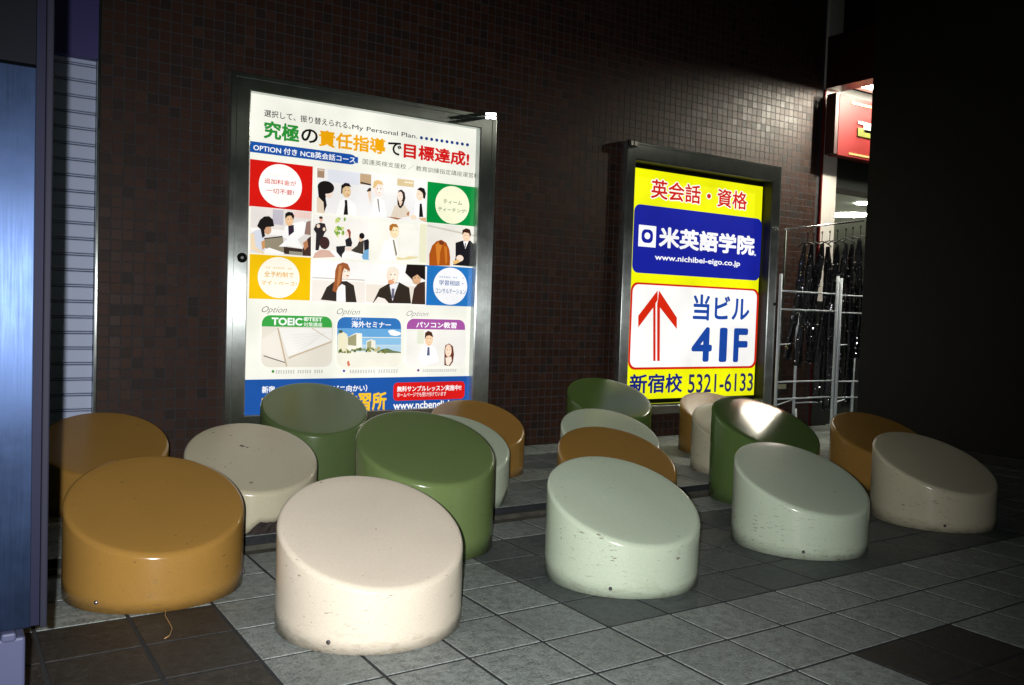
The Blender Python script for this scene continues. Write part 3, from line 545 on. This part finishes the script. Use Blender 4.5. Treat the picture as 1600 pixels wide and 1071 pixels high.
# lock, corner bracket
def disc(name, x, z, y0, y1, rad, mat, parent, seg=20):
    o = parent.location; bm = bmesh.new(); tube(bm, [(x-o.x, y0-o.y, z-o.z), (x-o.x, (y0*.35+y1*.65)-o.y, z-o.z), (x-o.x, y1-o.y, z-o.z)], [rad, rad, rad*.72], seg); return mesh_obj(name, bm, mat, parent)
lx, lz = wall(378, 403, YF); lk = disc('lock', lx, lz, YF, YF-.014, .034, plain('black_lock', (.02, .022, .02), .2, .5), lb1)
bm = bmesh.new(); o = lb1.location; tube(bm, [(lx-o.x-.002, YF-.0145-o.y, lz-o.z), (lx-o.x-.002, YF-.018-o.y, lz-o.z)], .010, 12); c = mesh_obj('key_cylinder', bm, CHROME, lb1); c.parent = lk; c.location = (0, 0, 0)
bx, bz = wall(766, 183, YF-.02)
for dz in (.010, -.020):
    bm = bmesh.new(); box(bm, -.045, .045, -.012, .012, 0, .022, .003); ob = mesh_obj('corner_bracket', bm, CHROME, lb1)
    ob.location = Vector((bx, YF-.03, bz+dz))-lb1.location; d = FLASH*.5+CAM*.5-Vector((bx, YF, bz)); ob.rotation_euler = (math.atan2(-d.z, Vector((d.x, d.y)).length)*-1*-1, 0, math.atan2(d.y, d.x)+math.pi/2)

# --- right, yellow school sign
lb2 = empty('light_box', (4.0, WY, .24), 'smaller lit light box with a yellow and blue sign and red arrow', 'light box', 'light boxes on the mosaic wall')
YG = WY-.050; YS = WY+.055
(ox0, oz1) = wall(981, 219, YG); (ox1, _) = wall(1222, 262, YG); (ix0, iz1) = wall(994, 249, YG); (ix1, _) = wall(1208, 282, YG)
frame(lb2, (ox0, ox1, .22, oz1), (ix0, ix1, .30, iz1), YG, WY-.001, FRAME, .12)
for rx in ((ix1-.004, ix1-.001), ): boxo('inner_reveal', (rx[0], rx[1], YG+.008, YS+.019, .31, iz1), BLACK, lb2)
boxo('inner_reveal', (ix0+.004, ix1-.005, YG+.008, YS+.019, iz1-.006, iz1-.002), BLACK, lb2)
back = boxo('back_tray', (ix0-.03, ix1+.04, YS+.02, YS+.03, .25, iz1+.05), FRAME_DARK, lb2)
PW2 = YS; x1p = wall(1192, 291, YS)[0]; zt = wall(993, 262, YS)[1]; z0p = wall(983, 625, YS)[1]
post2 = boxo('sign_panel', (ix0-.02, x1p, PW2, PW2+.015, z0p, zt), ink((238, 240, 10)), lb2)
boxo('lower_ledge', (ix0, ix1, WY-.04, WY-.001, .302, .318), FRAME, lb2)
pr = Print(post2, PW2)
pr.open('name_plate'); pr.text('英会話・資格', Z3, (190, 193), (552, 314), (200, 25, 20), .02, outline=(.075, (250, 250, 235)))
pr.R2(Z3, (125, 288), (600, 582), (22, 32, 150), r=.07)
# the first character is a bold ring with a dot in it
(xa, za), (xb, zb_) = wall(*Z3(142, 368), YS), wall(*Z3(205, 456), YS)
pr.rect(xa, xb, zb_, za, (248, 248, 252)); t = (xb-xa)*.17; pr.rect(xa+t, xb-t, zb_+t, za-t, (22, 32, 150), r=.05)
pr.ell(Z3, (174, 411), 11, 13, (248, 248, 252), 16)
pr.text('米英語学院', Z3, (220, 374), (580, 487), (248, 248, 252), .038); pr.ell(Z3, (583, 484), 4, 4, (200, 205, 240), 8)
pr.text('www.nichibei-eigo.co.jp', Z3, (203, 480), (526, 533), (248, 248, 252), .02); pr.close()
pr.open('floor_plate'); pr.R2(Z3, (112, 586), (586, 914), (205, 35, 20), r=.08); pr.R2(Z3, (119, 594), (579, 906), (250, 249, 246), r=.07)
RD = (212, 38, 14)
pr.P(Z3, [(213, 618), (139, 715), (139, 760), (196, 684), (196, 887), (205, 887), (205, 668), (213, 655)], RD); pr.P(Z3, [(218, 618), (286, 722), (286, 766), (222, 684), (221, 887), (211, 887), (211, 668), (214, 655)], RD)
pr.text('当ビル', Z3, (350, 632), (560, 738), (25, 70, 160), .024); pr.text('4', Z3, (345, 757), (417, 890), (25, 70, 160), .03); pr.text('1', Z3, (450, 760), (474, 891), (25, 70, 160), .03); pr.text('F', Z3, (504, 762), (552, 891), (25, 70, 160), .03); pr.close()
pr.open('phone_line'); pr.text('新宿校', Z3, (107, 937), (305, 1006), (22, 34, 120), .026); pr.text('5321-6133', Z3, (330, 937), (574, 1001), (30, 36, 90), .012); pr.close()
bx, bz = wall(989, 224, YG-.01)
boxo('corner_bracket', (bx-.05, bx+.05, YG-.02, YG+.03, bz-.03, bz+.03), plain('black_bracket', (.01, .01, .01), .4), lb2, .004)
for dx in (-.03, .012): boxo('screw_head', (bx+dx, bx+dx+.026, YG-.024, YG-.019, bz-.02, bz+.018), plain('pale_screw', (.7, .66, .55), .3), lb2, .002)
bx, bz = wall(1205, 470, YG); boxo('hasp', (bx+.03, bx+.06, YG-.012, YG+.002, bz-.05, bz-.02), FRAME_DARK, lb2, .003)

# ------------------------------------------------------------------ shop front and canopy at the right
jm = empty('shop_jamb', (5.9, WY, 0), 'white plastered jamb with a thin red edge at the shop entrance', 'jamb')
boxo('plaster_face', (5.797, 6.03, WY-.02, WY+.30, 0, 6), WHITEP, jm); boxo('red_edge', (5.777, 5.796, WY-.024, WY+.2, 0, 3.6), REDP, jm)
cp = empty('canopy', (6.9, 2.9, 3.6), 'dark maroon shop canopy with a bright white lit underside', 'canopy')
boxo('side_fascia', (5.777, 6.0, 1.2, WY-.026, 3.605, 4.15), MAROON, cp); boxo('top_slab', (6.001, 9.0, 1.2, WY-.026, 3.70, 4.15), MAROON, cp)
boxo('soffit', (6.001, 9.0, 1.2, WY-.026, 3.685, 3.699), WHITEP, cp)
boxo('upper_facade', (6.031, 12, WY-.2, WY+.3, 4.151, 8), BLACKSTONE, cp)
boxo('light_panel', (6.01, 7.0, 2.62, 3.50, 3.665, 3.684), PANELW, cp); 
o = cp.location; bm = bmesh.new(); tube(bm, [(6.52-o.x, 3.36-o.y, 3.664-o.z), (6.50-o.x, 3.34-o.y, 3.60-o.z)], .015, 8); tube(bm, [(6.56-o.x, 3.36-o.y, 3.63-o.z), (6.46-o.x, 3.34-o.y, 3.54-o.z)], [.045, .055], 14)
spt = mesh_obj('spotlight', bm, plain('bronze_spot', (.2, .17, .12), .4, .5), cp)
rs = empty('red_sign', (6.45, 3.45, 3.0), 'glossy red shop sign panel with gold and white lettering under the canopy', 'sign')
YR = 3.46
(ra, rt), (rb, rbz) = wall(1313, 143, YR), wall(1359, 252, YR)
boxo('panel', (ra, ra+1.1, YR, YR+.12, rbz, rt-.02), REDP, rs, .004); boxo('side_frame', (ra-.055, ra-.003, YR+.004, YR+.12, rbz+.01, rt-.02), MAROON, rs)
def on(px, py, Y): return wall(px, py, Y)
(a, b), (c, d) = on(1331, 157, YR), on(1363, 166, YR); boxo('gold_rule', (a, c+.3, YR-.006, YR-.0005, b-.035, b-.015), GOLD, rs)
(a, b) = on(1326, 237, YR); boxo('gold_rule', (a, a+.7, YR-.006, YR-.0005, b-.03, b-.01), GOLD, rs)
(a, b), (c, d) = on(1340, 188, YR), on(1352, 216, YR)
boxo('letter', (a, a+.10, YR-.012, YR-.0005, d+.13, b-.01), WHITEP, rs, .004); boxo('letter', (a+.101, a+.5, YR-.012, YR-.0005, b-.12, b-.01), WHITEP, rs, .004); boxo('letter', (a, a+.5, YR-.012, YR-.0005, d, d+.09), plain('olive_letter', (.12, .13, .02), .4), rs, .004)
# shop interior
shop = empty('shop_interior', (8, 6, 0), 'lit shop interior with pale green ceiling seen behind the hanging garments', 'shop')
zc = 2.72
boxo('lintel', (6.031, 9.0, WY, WY+.3, wall(1330, 297)[1], 3.68), plain('dark_lintel', (.025, .03, .028), .5), shop)
boxo('ceiling', (6.031, 18, WY+.301, 14, zc, zc+.1), CEILG, shop); boxo('back_wall', (6.031, 18, 10.5, 10.6, 0, zc-.001), WHITEP, shop); boxo('side_wall', (5.93, 6.03, WY+.301, 10.499, 0, zc-.001), WHITEP, shop)
boxo('shop_floor', (6.031, 18, WY+.301, 10.499, -.008, .004), GREYP, shop)
boxo('kick_panel', (5.776, 6.03, WY-.034, WY-.021, 0, 1.35), plain('dark_kick_panel', (.012, .014, .012), .4), shop); boxo('lower_front', (6.031, 9.0, WY+.02, WY+.08, 0, 1.35), plain('dark_shop_panel', (.012, .014, .012), .4), shop)
def downlight(px, py, rad):
    p = ground(px, py, zc-.012); o = shop.location; bm = bmesh.new(); tube(bm, [(p.x-o.x, p.y-o.y, zc-.001-o.z), (p.x-o.x, p.y-o.y, zc-.012-o.z)], rad, 20); mesh_obj('downlight', bm, DOWN, shop)
downlight(1350, 319, .10); downlight(1328, 337, .26)
for x, y in ((9, 6), (11, 8.5)):  # further downlights out of view, added to brighten the shop ceiling
    o = shop.location; bm = bmesh.new(); tube(bm, [(x-o.x, y-o.y, zc-.001-o.z), (x-o.x, y-o.y, zc-.012-o.z)], .14, 16); mesh_obj('downlight', bm, DOWN, shop)
for k, (x, z, wd, col) in enumerate(((10.1, 1.75, .5, (.8, .8, .75)), (10.8, 1.45, .4, (.5, .15, .1)), (11.4, 1.7, .6, (.7, .75, .8)), (9.5, 1.4, .5, (.6, .5, .3)))):
    boxo('display_shelf', (x, x+wd, 9.0, 9.4, z, z+.06), plain('shelf_%d' % k, col, .5), shop)
# black pillar
bp = empty('granite_pillar', (5.8, 1.3, 0), 'black granite pillar filling the dark right side of the photo', 'pillar')
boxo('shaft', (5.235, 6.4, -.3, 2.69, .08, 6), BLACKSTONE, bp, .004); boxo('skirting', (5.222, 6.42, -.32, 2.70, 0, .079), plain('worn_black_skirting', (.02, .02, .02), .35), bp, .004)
for zz in (1.2, 2.4, 3.6): pass

# ------------------------------------------------------------------ wire rack with garments
rk = empty('wire_rack', (5.8, 3.2, 0), 'white coated wire display rack under the hanging black garments', 'rack')
def P3(px, py, Y): x, z = wall(px, py, Y); return Vector((x, Y, z))
o = rk.location
YA, YB2 = 3.12, 3.50
def bar(name, pts, rad):
    bm = bmesh.new(); tube(bm, [Vector(p)-o for p in pts], rad, 8); return mesh_obj(name, bm, WIRE, rk, True)
xa = wall(1216, 530, YA)[0]; xb = wall(1305, 530, YA)[0]; ztop = wall(1221, 428, YA)[1]
xc = wall(1243, 570, YB2)[0]; xd = wall(1334, 570, YB2)[0]
for x, y, zt_ in ((xa, YA, ztop), (xb, YA, ztop+.02), (xb+.055, YA, ztop), (xc, YB2, ztop-.35), (xd, YB2, ztop-.3)): bar('upright', [(x, y, .02), (x, y, zt_)], .015)
xr = xb+.055
for py in (457, 485, 596, 622):
    z = wall(1260, py, YA)[1]; bar('cross_wire', [(xa, YA, z), (xb, YA, z)], .008)
    bar('cross_wire', [(xr, YA, z-.01), (xr+.32, YA-.05, z-.01)], .0065)
for z in (wall(1260, 507, YB2)[1], .28): bar('cross_wire', [(xc, YB2, z), (xd, YB2, z)], .006)
bar('upright', [(xr+.32, YA-.05, .02), (xr+.32, YA-.05, ztop-.45)], .011)
for x, x2 in ((xa, xc), (xb+.05, xd)): bar('side_wire', [(x, YA, .32), (x2, YB2, .32)], .006); bar('side_wire', [(x, YA, .9), (x2, YB2, .9)], .006)
bar('foot', [(xa+.3, YA, .28), (xa+.3, YA-.02, .02)], .010)
z = wall(1220, 603, YA)[1]; boxo('price_holder', (xa+.02, xa+.13, YA-.012, YA-.006, z-.03, z+.015), plain('pale_tag_holder', (.5, .5, .35), .4), rk)
# hanging rail
hr = empty('hanging_rail', (5.9, 3.1, 0), 'thin steel hanging rail above the white wire rack', 'rail')
A = P3(1226, 359, 3.42); B = P3(1350, 345, 3.30)
o2 = hr.location; bm = bmesh.new(); tube(bm, [A-o2, B-o2], .010, 8); mesh_obj('rail', bm, CHROME, hr, True)
bm = bmesh.new(); tube(bm, [A-o2+Vector((.02, .0, 0)), A-o2+Vector((.02, .0, -A.z+.0))], .009, 8); mesh_obj('post', bm, FRAME_DARK, hr, True)
bm = bmesh.new(); tube(bm, [B-o2+Vector((.05, .0, 0)), B-o2+Vector((.05, .0, -B.z+.0))], .009, 8); mesh_obj('post', bm, FRAME_DARK, hr, True)
# garments: hanger top px, bottom px, widths
gar = [((1263, 362), (1230, 562), .045, 'leftmost'), ((1272, 362), (1247, 572), .05, 'second from left'), ((1285, 361), (1262, 566), .055, 'third from left'), ((1297, 360), (1275, 628), .055, 'fourth from left'), ((1309, 358), (1290, 640), .06, 'fifth from left'), ((1322, 356), (1308, 600), .055, 'third from right'), ((1333, 354), (1322, 636), .06, 'second from right'), ((1345, 352), (1338, 560), .06, 'rightmost')]
for gi, (a, b, wd, which) in enumerate(gar):
    tt = (a[0]-1226)/(1350-1226); Y = 3.42+(3.30-3.42)*tt
    top = P3(a[0], a[1]+2, Y); bot = P3(b[0], b[1], Y)
    g = empty('hanging_garment', (top.x, top.y, top.z), 'glossy black garment on a hanger, %s on the rail' % which, 'garment', 'glossy black garments on the rail')
    ax = (bot-top); n = 34; bm = bmesh.new(); rings = []
    rg = random.Random(gi+5); ph = [rg.uniform(0, 6) for _ in range(4)]
    side = Vector((.83, -.56, 0)); dep = Vector((.56, .83, 0))
    for i in range(n+1):
        t = i/n; t0 = .09
        c = ax*(t0+(1-t0)*t)
        wdt = wd*.68*(.35+.65*min(1, t*6))*(1+.12*math.sin(9*t+ph[0]))
        c = c+side*.012*math.sin(7*t+ph[1])
        ring = []
        for k in range(14):
            an = 2*math.pi*k/14; fold = 1+.28*math.sin(3*an+ph[2]+4*t)+.13*math.sin(40*t+5*an+ph[3])
            ring.append(bm.verts.new(c+side*math.cos(an)*wdt*fold+dep*math.sin(an)*.032*fold))
        rings.append(ring)
    for i in range(n):
        for k in range(14): bm.faces.new((rings[i][k], rings[i][(k+1) % 14], rings[i+1][(k+1) % 14], rings[i+1][k]))
    bm.faces.new(rings[0][::-1]); bm.faces.new(rings[-1]); pts_g = [[v.co.copy() for v in r_] for r_ in rings]; mesh_obj('cloth', bm, VINYL, g, True)
    bm = bmesh.new()
    for q in range(380):
        i = rg.randrange(3, n+1); k = rg.randrange(14); an = 2*math.pi*k/14
        base = pts_g[i][k]; nrm = (side*math.cos(an)+dep*math.sin(an)).normalized()
        if nrm.dot(CAM-top) < 0: continue
        nrm = (nrm+Vector((rg.gauss(0, .55), rg.gauss(0, .55), rg.gauss(0, .55)))).normalized(); u1 = nrm.orthogonal().normalized(); u2 = nrm.cross(u1)
        c = base+nrm*.004+Vector((rg.uniform(-.008, .008), 0, rg.uniform(-.015, .015))); r_ = rg.uniform(.003, .0075)
        bm.faces.new([bm.verts.new(c+u1*r_*math.cos(h*math.pi/3)+u2*r_*math.sin(h*math.pi/3)) for h in range(6)])
    sq = mesh_obj('sequins', bm, SEQ, g); sq['kind'] = 'stuff'
    bm = bmesh.new(); hk = [Vector((0, 0, -.10)), Vector((0, 0, -.03))]+[Vector((0, 0, 0))+dep*(.018*math.sin(q))+Vector((0, 0, .004+.016*math.cos(q)-.012)) for q in (-1.2, -.4, .4, 1.2, 2.0)]
    tube(bm, hk, .004, 6); tube(bm, [side*-.10+Vector((0, 0, -.15)), side*-.05+Vector((0, 0, -.11)), Vector((0, 0, -.095)), side*.05+Vector((0, 0, -.11)), side*.10+Vector((0, 0, -.15))], .006, 6)
    mesh_obj('hanger', bm, BLACK, g, True)

# ------------------------------------------------------------------ the stools
RS, SL, FIL = .338, .39, .020
def stool_mesh(h, chip=None, SL=SL):
    """cylinder cut by a sloping plane that rises towards +Y, with a rolled rim"""
    N = 128; bm = bmesh.new(); rings = []; rnd = random.Random(11)
    def zp(r, a): return h+SL*r*math.sin(a)
    jag = [rnd.uniform(-1, 1) for _ in range(N)]
    def zb(k):
        if not chip: return 0.0
        a = math.degrees(2*math.pi*k/N); a = (a+180) % 360-180
        lo, hi, amp = chip
        if a < lo or a > hi: return 0.0
        t = (a-lo)/(hi-lo); env = min(1, t*6)*min(1, (1-t)*8)*(.45+.55*t)
        return max(0, amp*env*(1+.10*jag[k]+.16*math.sin(a*.13+1)+.10*math.sin(a*.31)))
    def ring(fr): rings.append([bm.verts.new(fr(k, 2*math.pi*k/N)) for k in range(N)])
    ri = RS-.022
    ring(lambda k, a: (ri*math.cos(a), ri*math.sin(a), zb(k)+.006))
    ring(lambda k, a: (RS*math.cos(a), RS*math.sin(a), zb(k)))
    for f in (.25, .5, .75, 1.0):
        ring(lambda k, a, f=f: (RS*math.cos(a), RS*math.sin(a), zb(k)+(zp(RS, a)-FIL-zb(k))*f))
    for q in range(1, 8):
        t = q/7*math.pi/2
        def fr(k, a, t=t):
            r = RS-FIL*(1-math.cos(t)); return (r*math.cos(a), r*math.sin(a), zp(r, a)-FIL*(1-math.sin(t)))
        ring(fr)
    for r in (.28, .18, .08): ring(lambda k, a, r=r: (r*math.cos(a), r*math.sin(a), zp(r, a)+.0012*(1-r/RS)))
    for i in range(len(rings)-1):
        for k in range(N): bm.faces.new((rings[i][k], rings[i][(k+1) % N], rings[i+1][(k+1) % N], rings[i+1][k]))
    bm.faces.new(rings[-1]); 
    me = bpy.data.meshes.new('body'); bm.to_mesh(me); bm.free(); me.materials.append(CREAM)
    for p in me.polygons: p.use_smooth = True
    return me
me_std = stool_mesh(.345); me_tall = stool_mesh(.487); me_steep = stool_mesh(.487, SL=.42)
bm = bmesh.new(); tube(bm, [(0, 0, 0), (0, 0, .006), (0, 0, .009)], [.0075, .0075, .004], 12); me_scr = bpy.data.meshes.new('screw'); bm.to_mesh(me_scr); bm.free(); me_scr.materials.append(plain('old_screw', (.12, .11, .13), .35, .7))
STOOLS = [
 # x, y, tall, azimuth of the rise, paint, label, chip (world degrees)
 (-.744, .483, 0, 84, CREAM, 'cream stool in the middle of the front row, the one nearest the camera', None),
 (.460, .483, 0, 80, PALE, 'pale whitish green stool alone in the front row, between the two signs', None),
 (1.657, .483, 0, 79, PALE, 'pale green stool in front of the tall green stool with the bright glare', None),
 (2.842, .473, 0, 75, BEIGE, 'dim beige stool farthest right, next to the black pillar', None),
 (-1.345, 1.235, 0, 88, OCHRE, 'ochre stool at the front left with a thin thread at its foot', None),
 (-.095, 1.311, 1, 84, GREEN, 'tall green stool right behind the front cream stool', None),
 (1.13, 1.325, 0, 78, OCHRE, 'ochre stool directly behind the whitish green front stool', None),
 (2.345, 1.318, 1, 85, GLOSSGREEN, 'tall green stool whose sloping top carries a white glare', None),
 (3.557, 1.31, 0, 72, OCHRE, 'dim ochre stool at the far right behind the beige stool', None),
 (-.700, 2.12, 0, 87, BEIGE, 'beige stool with khaki top and a chipped foot, left of the tall green stool', (-116, -20, .105)),
 (.525, 2.126, 0, 80, PALE, 'pale green stool with a chipped foot mostly hidden behind the tall green stool', (-62, 8, .08)),
 (1.72, 2.10, 0, 78, PALE, 'light green stool between the ochre stool and the green stool below the yellow sign', None),
 (2.955, 2.10, 0, 74, BEIGE, 'narrow visible cream stool left of the tall green stool with glare', None),
 (-1.315, 2.83, 0, 86, OCHRE, 'dark ochre stool at the back left in front of the shutter', None),
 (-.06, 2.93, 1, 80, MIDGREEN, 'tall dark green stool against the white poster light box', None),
 (1.12, 2.85, 0, 80, OCHRE, 'ochre stool at the right foot of the white poster light box', None),
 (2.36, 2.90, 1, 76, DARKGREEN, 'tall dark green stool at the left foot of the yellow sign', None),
 (3.52, 2.82, 0, 74, OCHRE, 'small distant ochre stool below the yellow sign', None),
]
stool_roots = []
for x, y, tall, az, mat, label, chip in STOOLS:
    t = empty('stool', (x, y, 0), label, 'stool', 'round stools with sloping tops'); rot = R(az-90); t.rotation_euler.z = rot; stool_roots.append(t)
    me = (me_steep if mat == GLOSSGREEN else me_tall) if tall else me_std
    if chip: me = stool_mesh(.345, (chip[0]-(az-90), chip[1]-(az-90), chip[2]))
    b = bpy.data.objects.new('body', me); link(b, t); b.material_slots[0].link = 'OBJECT'; b.material_slots[0].material = mat
    for a in (-137, -17, 103):
        s = bpy.data.objects.new('screw', me_scr); link(s, t); aa = R(a)-rot
        s.location = ((RS-.001)*math.cos(aa), (RS-.001)*math.sin(aa), .038); s.rotation_euler = (0, R(90), aa)
    if chip:
        bm = bmesh.new(); N = 72; rr_ = random.Random(4)
        rings = []
        for zi, z in enumerate((-.054, -.03, -.01, .015, .04, .07, .11)):
            rings.append([bm.verts.new(((RS-.028+rr_.uniform(-.012, .006))*math.cos(2*math.pi*k/N), (RS-.028+rr_.uniform(-.012, .006))*math.sin(2*math.pi*k/N), z)) for k in range(N)])
        for i in range(len(rings)-1):
            for k in range(N): bm.faces.new((rings[i][k], rings[i][(k+1) % N], rings[i+1][(k+1) % N], rings[i+1][k]))
        mesh_obj('concrete_core', bm, CORE, t)

# hand sized chips where the paint has come off
def chip_on_top(idx, px, py, w_, seed):
    x, y, tall, az, *_ = STOOLS[idx]; h = .487 if tall else .345; a = R(az)
    nrm = Vector((-SL*math.cos(a), -SL*math.sin(a), 1)).normalized(); d = ray(px, py); P0 = Vector((x, y, h+.0022))
    P = CAM+d*((P0-CAM).dot(nrm)/d.dot(nrm)); u1 = _r - nrm*_r.dot(nrm); u1.normalize(); u2 = nrm.cross(u1); rg = random.Random(seed)
    bm = bmesh.new(); n = 18; vs = []
    root = stool_roots[idx]; inv = (Matrix.Translation(root.location) @ root.rotation_euler.to_matrix().to_4x4()).inverted()
    for k in range(n):
        r_ = w_*rg.uniform(.35, 1.0); q = 2*math.pi*k/n; vs.append(bm.verts.new(inv @ (P+u1*r_*math.cos(q)+u2*r_*.55*math.sin(q))))
    bm.faces.new(vs); mesh_obj('paint_chip', bm, CORE, root)
chip_on_top(9, 378, 697, .020, 1); chip_on_top(9, 386, 699, .010, 2); chip_on_top(9, 404, 702, .006, 3); chip_on_top(9, 398, 704, .005, 4)
chip_on_top(1, 1060, 838, .006, 6); chip_on_top(4, 292, 850, .007, 7); chip_on_top(4, 300, 846, .005, 8)
# small things on the ground
th = [ground(262, 990), ground(268, 984), ground(269, 975), ground(264, 968), ground(262, 962)]
pts = [Vector((p.x, p.y, .004)) for p in (ground(257, 1000), ground(265, 995), ground(269, 984), ground(264, 974), ground(258, 964), ground(259, 953))]
e = pts[-1]; pts += [e+Vector((.012, .018, .006)), e+Vector((.04, .024, .010)), e+Vector((.08, .03, .008)), e+Vector((.115, .047, .004))]
bm = bmesh.new(); tube(bm, pts, .0011, 5); o = mesh_obj('thread', bm, plain('orange_thread', (.65, .38, .16), .6), None, True)
o['label'] = 'thin curly orange thread lying on the paving at the front ochre stool'; o['category'] = 'thread'
